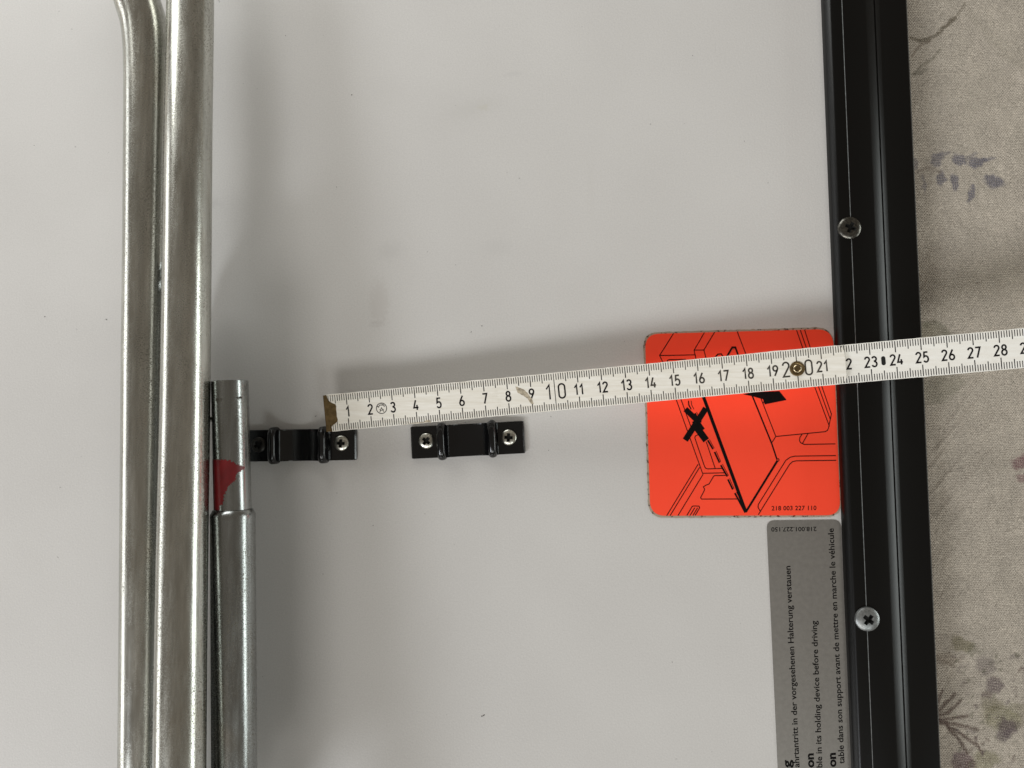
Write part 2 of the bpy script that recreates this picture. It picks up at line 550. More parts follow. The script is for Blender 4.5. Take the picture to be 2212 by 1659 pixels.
# ---- screws
def screw_mesh(R, H, cross=0.62, arm=0.16):
    K = 1000.0
    R *= K; H *= K
    bm = bmesh.new()
    prof = [(R, 0.0), (R, H * 0.18), (R * 0.985, H * 0.3)] + [(R * math.cos(rad(a)), H * 0.3 + H * 0.7 * math.sin(rad(a))) for a in (15, 28, 40, 52, 64, 76)]
    n = 48
    rings = [[bm.verts.new((r * math.cos(2 * math.pi * k / n), r * math.sin(2 * math.pi * k / n), z)) for k in range(n)] for r, z in prof]
    for a, b in zip(rings[:-1], rings[1:]):
        for k in range(n): bm.faces.new((a[k], a[(k + 1) % n], b[(k + 1) % n], b[k]))
    top = bm.verts.new((0, 0, H))
    for k in range(n): bm.faces.new((rings[-1][k], rings[-1][(k + 1) % n], top))
    bm.faces.new(rings[0][::-1])
    o = link('screw_head_source', bm_mesh('screw_head', bm))
    b2 = bmesh.new()
    def plus(L, w): return [(L, -w), (L, w), (w, w), (w, L), (-w, L), (-w, w), (-L, w), (-L, -w), (-w, -w), (-w, -L), (w, -L), (w, -w)]
    lo = [b2.verts.new((x, y, H * 0.12)) for x, y in plus(R * cross * 0.72, R * arm * 0.7)]
    hi = [b2.verts.new((x, y, H * 1.3)) for x, y in plus(R * cross * 1.1, R * arm * 1.15)]
    b2.faces.new(lo[::-1]); b2.faces.new(hi)
    for k in range(12): b2.faces.new((lo[k], lo[(k + 1) % 12], hi[(k + 1) % 12], hi[k]))
    c = link('cross_cutter', bm_mesh('cross_cutter', b2))
    md = o.modifiers.new('cut', 'BOOLEAN'); md.object = c; md.operation = 'DIFFERENCE'; md.solver = 'EXACT'
    dg = bpy.context.evaluated_depsgraph_get(); dg.update()
    res = bpy.data.meshes.new_from_object(o.evaluated_get(dg))
    for x in (o, c): bpy.data.objects.remove(x)
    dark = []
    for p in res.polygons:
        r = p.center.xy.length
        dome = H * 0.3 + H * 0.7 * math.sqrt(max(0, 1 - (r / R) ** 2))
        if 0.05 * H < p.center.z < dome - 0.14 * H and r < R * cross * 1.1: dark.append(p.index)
    for v in res.vertices: v.co /= K
    res.update()
    res['dark'] = dark
    res.polygons.foreach_set('use_smooth', [True] * len(res.polygons))
    res.set_sharp_from_angle(angle=rad(30))
    return res
def screw(px, py, z, R, H, ang, mat, parent, tilt=(0, 0), label=None, **kw):
    me = screw_mesh(R, H, **kw)
    o = link('screw', me, mat, None)
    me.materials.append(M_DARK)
    for i_ in [int(q_) for q_ in me['dark']]: me.polygons[i_].material_index = 1  # recess faces coloured dark to stand in for shade inside the cross
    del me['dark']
    o.location = P(px, py, z + H * 0.5)
    o.location.z = z
    o.rotation_euler = (rad(tilt[0]), rad(tilt[1]), rad(ang))
    bpy.context.view_layer.update()
    o.parent = parent
    o.matrix_parent_inverse = parent.matrix_world.inverted()
    if label: o['label'] = label
    return o

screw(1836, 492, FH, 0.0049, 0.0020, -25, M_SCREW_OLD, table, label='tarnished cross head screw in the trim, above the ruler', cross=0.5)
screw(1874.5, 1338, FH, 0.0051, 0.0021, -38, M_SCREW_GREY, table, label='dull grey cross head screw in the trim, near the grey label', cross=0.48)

# ---- pipe clips
def clip(cx, cy, ang, length, width, name, label):
    """black snap clip: profile along x, extruded along y"""
    h = length / 2
    r = 0.0088                                     # cradle radius
    zb = 0.0024
    tip = 0.0082
    prof = [(-h, 0), (-h, zb - 0.0006), (-h + 0.0006, zb)]
    prof += [(-0.0135, zb), (-0.0128, zb + 0.0008), (-0.0124, tip - 0.0014)]
    prof += fil(-0.01105, tip - 0.0014, 0.00135, 180, 20, 8)
    prof += [(-0.0093, 0.0052), (-0.0080, 0.0037), (-0.0058, 0.0028), (-0.003, 0.0023), (0, 0.0021)]
    full = prof + [(-x, z) for x, z in prof[::-1][1:]]
    c = P(cx, cy)
    rot = Matrix.Rotation(rad(ang), 3, 'Z')
    ux, uy = rot @ Vector((1, 0, 0)), rot @ Vector((0, 1, 0))
    o = extrude_profile(name, full, c - uy * width / 2, ux, Z, uy, width, M_CLIP, table, bevel=0.00045)
    tag(o, label)
    # raised round lips running over the arms
    return o, c, ux, uy
clip2, c2, ux2, uy2 = clip(1011, 950, 3.0, 0.0502, 0.0142, 'pipe_clip', 'black pipe clip standing clear of the steel legs')
clip1, c1, ux1, uy1 = clip(652, 961, 1.0, 0.0502, 0.0140, 'pipe_clip', 'black pipe clip next to the steel legs, one end under the ruler')
def ridge(clip_o, c, ux, uy, x, w):
    pts = []
    R = 0.00185
    pts = [c + ux * x + uy * (-w / 2) + Z * 0.0012, c + ux * x + uy * (-w / 2 + 0.0002) + Z * 0.0064,
           c + ux * x + uy * (-w / 2 + 0.0012) + Z * 0.0071, c + ux * x + uy * (w / 2 - 0.0012) + Z * 0.0071,
           c + ux * x + uy * (w / 2 - 0.0002) + Z * 0.0064, c + ux * x + uy * (w / 2) + Z * 0.0012]
    return tube('clip_lip', pts, R, M_CLIP, clip_o, sides=20)
for (co, c, ux, uy, w) in ((clip2, c2, ux2, uy2, 0.0130), (clip1, c1, ux1, uy1, 0.0129)):
    for s in (-1, 1): ridge(co, c, ux, uy, s * 0.0111, w)
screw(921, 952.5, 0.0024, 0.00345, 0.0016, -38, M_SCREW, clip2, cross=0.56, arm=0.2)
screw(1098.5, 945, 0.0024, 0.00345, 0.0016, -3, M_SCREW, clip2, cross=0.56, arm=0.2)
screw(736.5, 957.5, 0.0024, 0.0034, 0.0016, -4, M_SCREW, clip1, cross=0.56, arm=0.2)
screw(558, 961, 0.0024, 0.0034, 0.0016, 30, mat_flat('shaded_screw', (0.03, 0.028, 0.025), 0.35, 0.4, 700, 0.6), clip1, cross=0.56, arm=0.2)  # shadow beside the legs put into this screw's dark colour

# ---- folded legs
R1 = 0.009
zt1 = 0.036
leg1 = [(60, -260), (215, -125), (266, -62), (288, -22), (299, 10), (309, 42), (315, 80), (318, 130), (318.5, 250), (317, 500), (314, 830), (311, 1250), (308, 1659), (305, 2100), (303, 2450)]
p1 = smooth_path([P(x, y, zt1) for x, y in leg1], 0.002)
tag(tube('leg_tube', p1, R1, M_STEEL, table), 'steel leg tube with a bend at its top, farthest from the clips')
leg2 = [(414, -260, 0.037), (411.5, 0, 0.0405), (406.5, 300, 0.046), (400.5, 830, 0.0525), (393, 1250, 0.058), (388, 1659, 0.0625), (384, 2000, 0.066), (380, 2450, 0.069)]
p2 = smooth_path([P(x, y, z) for x, y, z in leg2], 0.004)
tag(tube('leg_tube', p2, R1, M_STEEL, table), 'straight steel leg tube between the bent one and the short one')
z3 = 0.046
R3, R3s = 0.0069, 0.0083
a3 = P(496.5, 823, z3); b3 = P(503, 1099, z3)
d3 = (b3 - a3).normalized()
end3 = P(507.5, 1890, z3) 
# sleeve with rolled shoulder
ds = (end3 - b3).normalized()
slen = (end3 - b3).length
sl = [b3 + ds * t for t in (0, 0.0004, 0.0012, 0.0022, 0.0035, 0.006)] + [b3 + ds * (0.01 + (slen - 0.01) * k / 19) for k in range(20)]
sr = [R3 + 0.0001, R3 + 0.0006, R3s - 0.0004, R3s + 0.0001, R3s + 0.0001, R3s] + [R3s] * 20
sleeve = tag(tube('leg_sleeve', sl, sr, M_STEEL2, table), 'wider dark steel sleeve of the short leg')
# inner tube, open end with wall thickness
n = 60
it = [a3 + d3 * (((b3 - a3).length + 0.004) * k / n) for k in range(n + 1)]
ir = [R3 - 0.00012] + [R3] * n
itube = tube('inner_tube', it, ir, M_STEEL2, sleeve, cap_start=False)
ri = R3 - 0.0011
bore = tube('tube_bore', [a3 + d3 * 0.0001, a3 + d3 * 0.03], [ri, ri], M_DARK, itube, cap_start=False)
bm = bmesh.new()
nn = Z
b_ = d3.cross(nn).normalized(); nn = b_.cross(d3)
va = [bm.verts.new(a3 + (nn * math.cos(t) + b_ * math.sin(t)) * (R3 - 0.00012)) for t in (2 * math.pi * k / 64 for k in range(64))]
vb = [bm.verts.new(a3 + (nn * math.cos(t) + b_ * math.sin(t)) * ri) for t in (2 * math.pi * k / 64 for k in range(64))]
for k in range(64): bm.faces.new((va[k], va[(k + 1) % 64], vb[(k + 1) % 64], vb[k]))
rim = link('tube_rim', bm_mesh('tube_rim', bm), M_STEEL2, itube)
# swaged ring near the end
# dents near the end
def tube_patch(name, outline, R, mat, parent, lift):
    """outline in (angle deg, distance from a3), laid on the inner tube"""
    bm = bmesh.new()
    us = np.linspace(-100, 100, 121); vs = np.linspace(0.02, 0.06, 141)
    poly = [Vector(p) for p in outline]
    def inside(x, y):
        c = False
        j = len(poly) - 1
        for i in range(len(poly)):
            if (poly[i].y > y) != (poly[j].y > y) and x < (poly[j].x - poly[i].x) * (y - poly[i].y) / (poly[j].y - poly[i].y) + poly[i].x:
                c = not c
            j = i
        return c
    vs = np.arange(min(p.y for p in poly), max(p.y for p in poly) + 0.0001, 0.0003)
    us = np.arange(min(p.x for p in poly), max(p.x for p in poly) + 1, 2.0)
    cache = {}
    def vert(i, j):
        if (i, j) not in cache:
            t = rad(us[i])
            cache[(i, j)] = bm.verts.new(a3 + d3 * vs[j] + (nn * math.cos(t) + b_ * math.sin(t)) * (R + lift))
        return cache[(i, j)]
    for i in range(len(us) - 1):
        for j in range(len(vs) - 1):
            x, y = us[i] + 1, vs[j] + 0.00015
            w = noise.noise(Vector((x * 0.35, y * 1500, 3))) * 6
            w2 = noise.noise(Vector((x * 0.25, y * 1200, 9))) * 0.0006
            if inside(x + w, y + w2):
                bm.faces.new((vert(i, j), vert(i + 1, j), vert(i + 1, j + 1), vert(i, j + 1)))
    return link(name, bm_mesh(name, bm), mat, parent, smooth=True)
sgn = 1 if b_.x > 0 else -1       # angle positive towards picture right
L3 = (b3 - a3).length
y0p = L3 * (993 - 823) / 280.0
pt = [(-72, y0p), (-15, y0p), (18, y0p + 0.0006), (38, y0p + 0.0022), (58, y0p + 0.0030), (66, y0p + 0.0036), (48, y0p + 0.0052), (36, y0p + 0.0058),
      (30, y0p + 0.0085), (12, y0p + 0.0100), (-2, y0p + 0.0130), (-8, y0p + 0.0165), (-22, y0p + 0.0180), (-20, L3 - 0.0003), (-72, L3 - 0.0003)]
tube_patch('red_paint', [(x * sgn, y) for x, y in pt], R3, M_PAINT, itube, 0.00007)
# added bar, unseen under the straight leg, blocks light to deepen the board's shadow
hb = []
for py_ in (560, 600, 640, 720, 900, 1200, 1500, 1800, 2000):
    g0 = P(438 - (py_ - 560) * 0.006, py_, 0.0)
    top_z = float(np.interp(py_, [0, 300, 830, 1250, 1659, 2000], [0.0405, 0.046, 0.0525, 0.058, 0.0625, 0.066]))
    axp = P(float(np.interp(py_, [0, 300, 830, 1250, 1659, 2000], [411.5, 406.5, 400.5, 393, 388, 384])), py_, top_z)
    hb.append((g0 + Vector((0, 0, float(np.interp(py_, [560, 600, 640, 720], [0.026, 0.018, 0.009, 0.004])))), Vector((axp.x - 0.001, axp.y, top_z - 0.0070))))
bm = bmesh.new()
th_ = Vector((0.0012, 0, 0))
cols_ = [[bm.verts.new(a_), bm.verts.new(b2_), bm.verts.new(b2_ - th_), bm.verts.new(a_ - th_)] for a_, b2_ in hb]
for c0_, c1_ in zip(cols_[:-1], cols_[1:]):
    for i_ in range(4): bm.faces.new((c0_[i_], c0_[(i_ + 1) % 4], c1_[(i_ + 1) % 4], c1_[i_]))
bm.faces.new(cols_[0]); bm.faces.new(cols_[-1])
link('added_shade_bar', bm_mesh('added_shade_bar', bm), M_STEEL2, table)
M_MARK = mat_flat('weld_mark', (0.05, 0.045, 0.035), 0.6, 0.5, 900)
tube_patch('weld_mark', [(x * sgn, y) for x, y in [(-28, 0.0068), (-4, 0.0070), (-2, 0.0078), (-14, 0.0086), (-27, 0.0080)]], R3, M_MARK, itube, 0.00004)
tube_patch('weld_mark', [(x * sgn, y) for x, y in [(38, 0.0066), (62, 0.0064), (62, 0.0070), (40, 0.0073)]], R3, M_MARK, itube, 0.00004)
# small rivet between the legs
rv = P(452, 905, 0.046)
tube('leg_rivet', [rv + Vector((-0.004, 0, 0)), rv + Vector((0.0022, 0, 0)), rv + Vector((0.0028, 0, 0))], [0.0011, 0.0011, 0.0007], M_STEEL, table, sides=20)

# ---- red warning label
def ZA(x, y, z):                       # zoomed tracing of the label -> the table plane
    return SRC(2500 + x / 1.952, 1250 + y / 1.952, z)
corn = [(78, 128), (1522, 88), (1581, 1520), (118, 1524)]
back = [(62, 116), (1524, 72), (1592, 1532), (104, 1540)]
zs = 0.00022
bo = rounded_poly([ZA(x, y, zs) for x, y in back], [0.0066, 0.0078, 0.0068, 0.0072], 8)
# ragged edge of the backing
bo2 = []
for i, p in enumerate(bo):
    p = Vector(p); nx = Vector(bo[(i + 1) % len(bo)])
    k = max(1, int((nx - p).length / 0.0012))
    for j in range(k):
        w = p.lerp(nx, j / k)
        bo2.append(w + Vector((noise.noise(w * 900), noise.noise(w * 900 + Vector((5, 5, 5))), 0)) * 0.00030)
label_red = slab('warning_label', bo2, 0.0002, M_PAPER, table)
tag(label_red, 'fluorescent red square label with a black line drawing')
fo = rounded_poly([ZA(x, y, zs + 0.00012) for x, y in corn], [0.0062, 0.0072, 0.0062, 0.0066], 10)
slab('red_film', fo, 0.0001, M_RED, label_red)
ink = Ink()
T = 6.6
thin = [
 [(297, 122), (190, 292), (215, 345)], [(190, 293), (462, 287)], [(534, 116), (455, 252), (472, 330)], [(455, 251), (530, 250)],
 [(613, 112), (530, 250), (548, 318)], [(786, 107), (852, 280)], [(248, 345), (250, 330), (262, 324), (390, 322)],
 [(1242, 96), (1292, 240)], [(1271, 96), (1320, 240)], [(1304, 94), (1350, 240)],
 [(1375, 515), (1495, 838)], [(1403, 510), (1501, 782)],
 [(1430, 510), (1510, 742), (1488, 848), (1480, 868), (1462, 878), (1083, 915)],
 [(960, 600), (1083, 915), (1050, 966)],
 [(308, 605), (520, 1198), (695, 1194)], [(345, 605), (438, 862)],
 [(480, 1050), (460, 935), (464, 912), (478, 904), (500, 902)], [(462, 930), (535, 1145), (545, 1160), (560, 1164), (672, 1160)],
 [(548, 955), (617, 1160)],
 [(486, 1128), (244, 1524)], [(497, 1152), (270, 1524)], [(524, 1205), (331, 1523)],
 [(697, 1214), (612, 1216), (604, 1222), (570, 1280), (545, 1290), (526, 1302), (536, 1320), (532, 1332), (505, 1385), (512, 1396), (785, 1395)],
 [(399, 1522), (440, 1453), (450, 1449), (492, 1450), (498, 1462), (463, 1522)], [(424, 1522), (460, 1462)], [(446, 1522), (482, 1462)],
 [(1331, 891), (1288, 968)], [(1287, 894), (1268, 922), (1265, 945), (1272, 962), (1300, 976), (1540, 972)],
 [(1545, 1062), (1230, 1066), (1195, 1074), (1160, 1098), (948, 1438), (946, 1458), (964, 1492), (948, 1516)],
 [(1547, 1098), (1240, 1102), (1212, 1108), (1188, 1130), (964, 1490)],
 [(1000, 625), (985, 662)], [(1000, 665), (1010, 640)],
]
thin[16] = [(500, 902), (478, 904), (464, 912), (460, 930)]
for pl in thin: ink.line(pl, T)
ink.line([(700, 312), (748, 229), (772, 229), (796, 296)], 13)
ink.line([(612, 312), (638, 282), (664, 280), (676, 300)], 9)
ink.line([(885, 560), (1050, 966), (1092, 1092)], 11)
ink.line([(1092, 1088), (1104, 1086), (1109, 1097), (1100, 1106), (1091, 1100)], 6, True)
ink.line([(1096, 1100), (852, 1496)], 16)
ink.line([(512, 570), (560, 700), (853, 1498)], 25)
ink.line([(412, 640), (414, 672), (432, 706)], 9); ink.line([(432, 640), (436, 672), (454, 706)], 5)
for a, b in (((462, 736), (500, 815)), ((560, 945), (600, 1012)), ((612, 1034), (650, 1116)), ((660, 1136), (710, 1222)), ((715, 1245), (752, 1322)), ((768, 1350), (845, 1495))):
    ink.line([a, b], 13)
    ink.line([(a[0] + 12, a[1] - 8), (b[0] + 10, b[1] - 6)], 4)
def bar(a, b, w):
    a, b = Vector(a), Vector(b); d = (b - a).normalized(); nrm = Vector((-d.y, d.x)) * w / 2
    ink.poly([a + nrm, b + nrm, b - nrm, a - nrm])
bar((388, 705), (500, 812), 42); bar((478, 850), (548, 945), 52); bar((545, 698), (387, 943), 45); bar((460, 790), (515, 870), 52)
ink.poly([(832, 590), (900, 575), (1110, 566), (1165, 634), (998, 668), (984, 628), (905, 606)])
drawing = ink.build('line_drawing', lambda x, y: ZA(x, y, zs + 0.00016), M_INK, label_red)
ink = Ink()
ink.line([(520, 592), (558, 692), (800, 1352)], 4.5)
ink.line([(712, 304), (750, 240), (768, 240)], 3)
ink.build('drawing_core_line', lambda x, y: ZA(x, y, zs + 0.00019), M_INK_BROWN, label_red)
ink = Ink()
text_between(ink, '218 003 227 110', (1051, 1483), (1395, 1480), -35, 0.014, 1.05)
ink.build('lettering', lambda x, y: ZA(x, y, zs + 0.00016), M_INK, label_red)

# ---- grey instruction label
gl = rounded_poly([SRC(3018, 2049.5, zs), SRC(3311, 2046, zs), SRC(3364, 3300, zs), SRC(3075, 3300, zs)], [0.0036, 0.0036, 0, 0], 8)
label_grey = slab('instruction_label', gl, 0.0002, M_GREYFOIL, table)
tag(label_grey, 'long dull grey label printed in German, English and French')
ink = Ink()
gtop = zs + 0.00004
def gt(s, end, base, cap, off):          # SRC px; text runs from `base` (lower) to `end` (upper)
    text_between(ink, s, base, end, -cap, off, 1.0)
gt('ahrtantritt in der vorgesehenen Halterung verstauen', (3112, 2228), (3148, 3021), 24, 0.014)
gt('ble in its holding device before driving', (3216, 2444), (3238, 3022), 24, 0.014)
gt('table dans son support avant de mettre en marche le véhicule', (3282, 2080), (3325, 3007), 24, 0.014)
gt('ung', (3113, 2992), (3117, 3085), 34, 0.03)
gt('on', (3203, 2966), (3205, 3022), 33, 0.035)
gt('on', (3290, 2964), (3292, 3020), 33, 0.035)
gt('i', (3206, 3030), (3206.5, 3039), 33, 0.035)
gt('i', (3293, 3028), (3293.5, 3037), 33, 0.035)
text_between(ink, '218.001.227.150', (3215, 2074.5), (3037, 2076.5), -17.5, 0.012, 1.0)
ink.build('lettering', lambda x, y: SRC(x, y, gtop), M_INK, label_grey)

# ================================================================== FOLDING RULER
T0 = PD(702.5, 893.5, 0.3300)
T20 = PD(1722.0, 796.5, 0.3130)
ax = (T20 - T0)
print('ruler 20cm measures', ax.length, 'z', T0.z, T20.z)
sc = ax.length / 0.20
ax.normalize()
side = PD(695.5, 853.5, 0.3300) - PD(708.5, 933, 0.3300)
side = (side - ax * side.dot(ax)).normalized()
nz = ax.cross(side).normalized()
if nz.z < 0: nz = -nz
TH = 0.003
CM = 0.01 * sc
ruler = tag(empty('folding_ruler', T0), 'worn white wooden folding ruler laid across the board and the black trim', 'ruler')
bpy.context.view_layer.update()
def RL(s, t, z=0.0):              # s,t in cm on the first stick
    return T0 + ax * (s * CM) + side * ((t - 0.8) * 0.01) + nz * z
# second stick: pivots at s=20, one thickness lower
piv = T20 - nz * (TH + 0.0002)
dtarget = PD(2160.6, 756.5, 0.3080)
ax2 = (dtarget - piv)
k28 = ax2.length
print('28cm mark at', k28, 'should be', 0.08 * sc)
ax2.normalize()
side2 = side - ax2 * side.dot(ax2); side2.normalize()
nz2 = ax2.cross(side2).normalized()
if nz2.z < 0: nz2 = -nz2
CM2 = k28 / 8.0
def RL2(s, t, z=0.0):
    return piv + ax2 * ((s - 20) * CM2) + side2 * ((t - 0.8) * 0.01) + nz2 * z

def stick(name, fn, s0, s1, rL, rR, mat, nzv):
    n = 8
    pts = []
    def corner(cx, cy, r, a0):
        return [(cx + r * math.cos(rad(a0 + 90 * i / n)), cy + r * math.sin(rad(a0 + 90 * i / n))) for i in range(n + 1)]
    pts += corner(s0 + rL, 0 + rL, rL, 180) + corner(s1 - rR, 0 + rR, rR, 270) + corner(s1 - rR, 1.6 - rR, rR, 0) + corner(s0 + rL, 1.6 - rL, rL, 90)
    full = []
    for i, p in enumerate(pts):
        nx = pts[(i + 1) % len(pts)]
        d = math.hypot(nx[0] - p[0], nx[1] - p[1])
        k = max(1, int(d / 0.12))
        for j in range(k):
            a = (p[0] + (nx[0] - p[0]) * j / k, p[1] + (nx[1] - p[1]) * j / k)
            w = noise.noise(Vector((a[0] * 3.1, a[1] * 2.2, s0))) * 0.010 + min(0, noise.noise(Vector((a[0] * 1.3, a[1], 7 + s0))) + 0.3) * 0.05
            full.append((a[0], a[1] + (w if a[1] < 0.8 else -w) * -1 if False else a[1] - (w if a[1] > 0.8 else -w) * (1 if True else 0)))
    bm = bmesh.new()
    e = 0.012
    def inset(p, e):
        return (min(max(p[0], s0 + e), s1 - e), min(max(p[1], e), 1.6 - e))
    top = [bm.verts.new(fn(*inset(p, 0.02), 0)) for p in full]
    mid = [bm.verts.new(fn(*p, -0.0002)) for p in full]
    bot = [bm.verts.new(fn(*p, -TH)) for p in full]
    n_ = len(full)
    bm.faces.new(top); bm.faces.new(bot[::-1])
    for a, b in ((top, mid), (mid, bot)):
        for i in range(n_): bm.faces.new((a[i], b[i], b[(i + 1) % n_], a[(i + 1) % n_]))
    me = bm_mesh(name, bm)
    o = link(name, me, mat, None)
    return o
def parent_keep(o, p):
    o.parent = p
    o.matrix_parent_inverse = p.matrix_world.inverted()
st1 = stick('stick', RL, 0.0, 21.95, 0.05, 0.38, M_WOOD1, nz); parent_keep(st1, ruler)
tag(st1, 'upper stick with the brass tip and the numbers 1 to 21')
st2 = stick('stick', RL2, 18.1, 41.9, 0.38, 0.38, M_WOOD2, nz2); parent_keep(st2, ruler)
tag(st2, 'lower stick with the numbers 23 and up, crossing the black trim')

def ticks(ink, s0, s1, skip=()):
    k = int(round(s0 * 10))
    while k <= int(round(s1 * 10)):
        s = k / 10
        jit = random.uniform(-0.002, 0.002)
        if k % 10 == 0: L, w = 0.50, 0.040
        elif k % 5 == 0: L, w = 0.40, 0.036
        else: L, w = 0.30, 0.034
        if k % 100 == 0 and k not in (200,):
            ink.line([(s + jit, 0.03), (s + jit, 1.57)], 0.03)
        else:
            e1, e2 = 0.025 + random.uniform(0, 0.02), 0.025 + random.uniform(0, 0.02)
            ink.line([(s + jit, e1), (s + jit, L)], w)
            ink.line([(s + jit, 1.6 - e2), (s + jit, 1.6 - L)], w)
        k += 1
def numbers(ink, a, b):
    for k in range(a, b + 1):
        if k % 10 == 0:
            t = str(k)
            digits(ink, t[0], k - 0.27 - (0.17 if k == 20 else 0), 0.50, 0.62, 0.066)
            digits(ink, t[1], k + 0.30 + (0.17 if k == 20 else 0), 0.50, 0.62, 0.066)
        else:
            digits(ink, str(k), k + 0.01, 0.585, 0.43, 0.066)
PZ = 0.00003
# sharp ink on 0..13, worn ink beyond
ik = Ink(); ticks(ik, 0.6, 13.9); tk = ik.build('tick_marks', lambda a, b: RL(a, b, PZ), M_INK_RULER, None); parent_keep(tk, st1); tk['kind'] = 'stuff'
ik = Ink(); ticks(ik, 14.0, 21.8); tk = ik.build('worn_tick_marks', lambda a, b: RL(a, b, PZ), M_INK_WORN, None); parent_keep(tk, st1); tk['kind'] = 'stuff'
ik = Ink()
for k in (2, 3, 4, 5):
    ik.line([(k * 0.1, 0.03), (k * 0.1, 0.3 if k < 5 else 0.4)], 0.024); ik.line([(k * 0.1, 1.57), (k * 0.1, 1.3 if k < 5 else 1.2)], 0.024)
tk = ik.build('first_tick_marks', lambda a, b: RL(a, b, PZ + 0.00014), M_INK_RULER, None); parent_keep(tk, st1); tk['kind'] = 'stuff'
ik = Ink(); ticks(ik, 20.0, 41.5); tk = ik.build('tick_marks', lambda a, b: RL2(a, b, PZ), M_INK_RULER, None); parent_keep(tk, st2); tk['kind'] = 'stuff'
def number_obj(k, fn, mat, parent):
    ik = Ink(); numbers(ik, k, k)
    o = ik.build('numeral', lambda a, b: fn(a, b, PZ + 0.00001), mat, None)
    parent_keep(o, parent)
for k in range(1, 22): number_obj(k, RL, M_INK_RULER if k < 14 else M_INK_WORN, st1)
for k in range(22, 42): number_obj(k, RL2, M_INK_RULER, st2)
# maker's mark
ik = Ink()
ik.line([(2.5 + 0.225 * math.cos(t), 0.80 + 0.225 * math.sin(t)) for t in (2 * math.pi * i / 40 for i in range(40))], 0.03, True)
ik.line([(2.41, 0.64), (2.5, 0.83), (2.59, 0.64)], 0.027)
ik.line([(2.405, 0.755), (2.46, 0.715), (2.54, 0.715), (2.595, 0.755)], 0.022)
for i, ch in enumerate('BAUMA'):
    th = rad(148 - i * 29)
    c = Vector((2.5 + 0.155 * math.cos(th), 0.80 + 0.155 * math.sin(th)))
    e = Vector((math.sin(th), -math.cos(th)))
    text_between(ik, ch, c - e * 0.033 - Vector((e.y * -1, e.x)) * 0.035, c + e * 0.033 - Vector((e.y * -1, e.x)) * 0.035, 0.085, 0.03)
mk = ik.build('maker_mark', lambda a, b: RL(a, b, PZ), M_INK_RULER, None); parent_keep(mk, st1)
# scraped place near 9 and chipped lower edge
def chip(name, pts, fn, mat, parent, z=0.00005, amp=0.02):
    out = []
    for i, p in enumerate(pts):
        nx = pts[(i + 1) % len(pts)]
        for j in range(5):
            a = (p[0] + (nx[0] - p[0]) * j / 5, p[1] + (nx[1] - p[1]) * j / 5)
            out.append((a[0] + noise.noise(Vector((a[0] * 23, a[1] * 23, 1))) * amp, a[1] + noise.noise(Vector((a[0] * 23, a[1] * 23, 6))) * amp))
    ik = Ink(); ik.poly(out)
    o = ik.build(name, lambda a, b: fn(a, b, z), mat, None)
    bm = bmesh.new(); bm.from_mesh(o.data); bmesh.ops.triangulate(bm, faces=bm.faces); bm.to_mesh(o.data); bm.free()
    parent_keep(o, parent)
chip('scraped_spot', [(8.35, 1.18), (8.5, 1.12), (8.72, 1.0), (8.86, 0.82), (9.0, 0.6), (9.05, 0.36), (8.94, 0.40), (8.82, 0.62), (8.62, 0.78), (8.42, 0.92)], RL, M_BARE, st1)
chip('chipped_edge', [(3.2, 0.01), (4.6, 0.01), (4.55, 0.10), (4.4, 0.12), (4.3, 0.05), (4.0, 0.055), (3.6, 0.03)], RL, M_BARE, st1, amp=0.012)
# spring slot mark at 23.5
so = [(23.5 + 0.085 * math.cos(t), 0.80 + (0.10 if math.sin(t) > 0 else -0.10) + 0.085 * math.sin(t)) for t in (2 * math.pi * i / 32 for i in range(32))]
ik = Ink(); ik.poly(so)
o = ik.build('spring_slot', lambda a, b: RL2(a, b, 0.00004), M_DARK, None); parent_keep(o, st2)
# brass tip
tipo = [(-0.015, 0.015), (0.235, -0.0), (0.24, 0.10), (0.22, 0.20), (0.28, 0.27), (0.40, 0.33), (0.51, 0.42), (0.53, 0.50), (0.50, 0.62), (0.51, 0.80), (0.50, 0.95), (0.52, 1.08),
        (0.49, 1.16), (0.36, 1.22), (0.24, 1.31), (0.18, 1.40), (0.16, 1.5), (0.13, 1.6), (-0.015, 1.585)]
o = slab('brass_tip', [RL(a, b, 0.00014) for a, b in tipo], 0.00014, M_BRASS, None, down=-nz); parent_keep(o, st1)
face = [RL(-0.02, 0.01, 0.00014), RL(-0.02, 1.59, 0.00014), RL(-0.02, 1.59, -TH), RL(-0.02, 0.01, -TH)]
o = slab('brass_end_face', face, 0.0002, M_BRASS, None, down=ax); parent_keep(o, st1)
# rivet
def lathe(name, prof, c, nrm, a, mat, parent, n=40):
    b = nrm.cross(a).normalized()
    bm = bmesh.new()
    rings = [[bm.verts.new(c + (a * math.cos(2 * math.pi * k / n) + b * math.sin(2 * math.pi * k / n)) * r + nrm * z) for k in range(n)] for r, z in prof]
    for p, q_ in zip(rings[:-1], rings[1:]):
        for k in range(n): bm.faces.new((p[k], p[(k + 1) % n], q_[(k + 1) % n], q_[k]))
    bm.faces.new(rings[-1])
    o = link(name, bm_mesh(name, bm), mat, None, smooth=True)
    o.data.set_sharp_from_angle(angle=rad(50))
    parent_keep(o, parent)
    return o
rc = RL(20.0, 0.80)
rvt = lathe('hinge_rivet', [(0.00305, -0.0001), (0.0030, 0.00035), (0.0026, 0.00055), (0.0020, 0.00035), (0.00175, 0.0002)], rc, nz, ax, M_BRASS, ruler)
lathe('rivet_eyelet', [(0.00178, 0.0002), (0.0016, 0.0006), (0.0013, 0.0007), (0.00105, 0.0005), (0.00095, -0.0012)], rc, nz, ax, M_BRASS_LIGHT, rvt)
lathe('rivet_hole', [(0.00093, 0.00015), (0.0009, 0.00012)], rc, nz, ax, M_DARK, rvt)

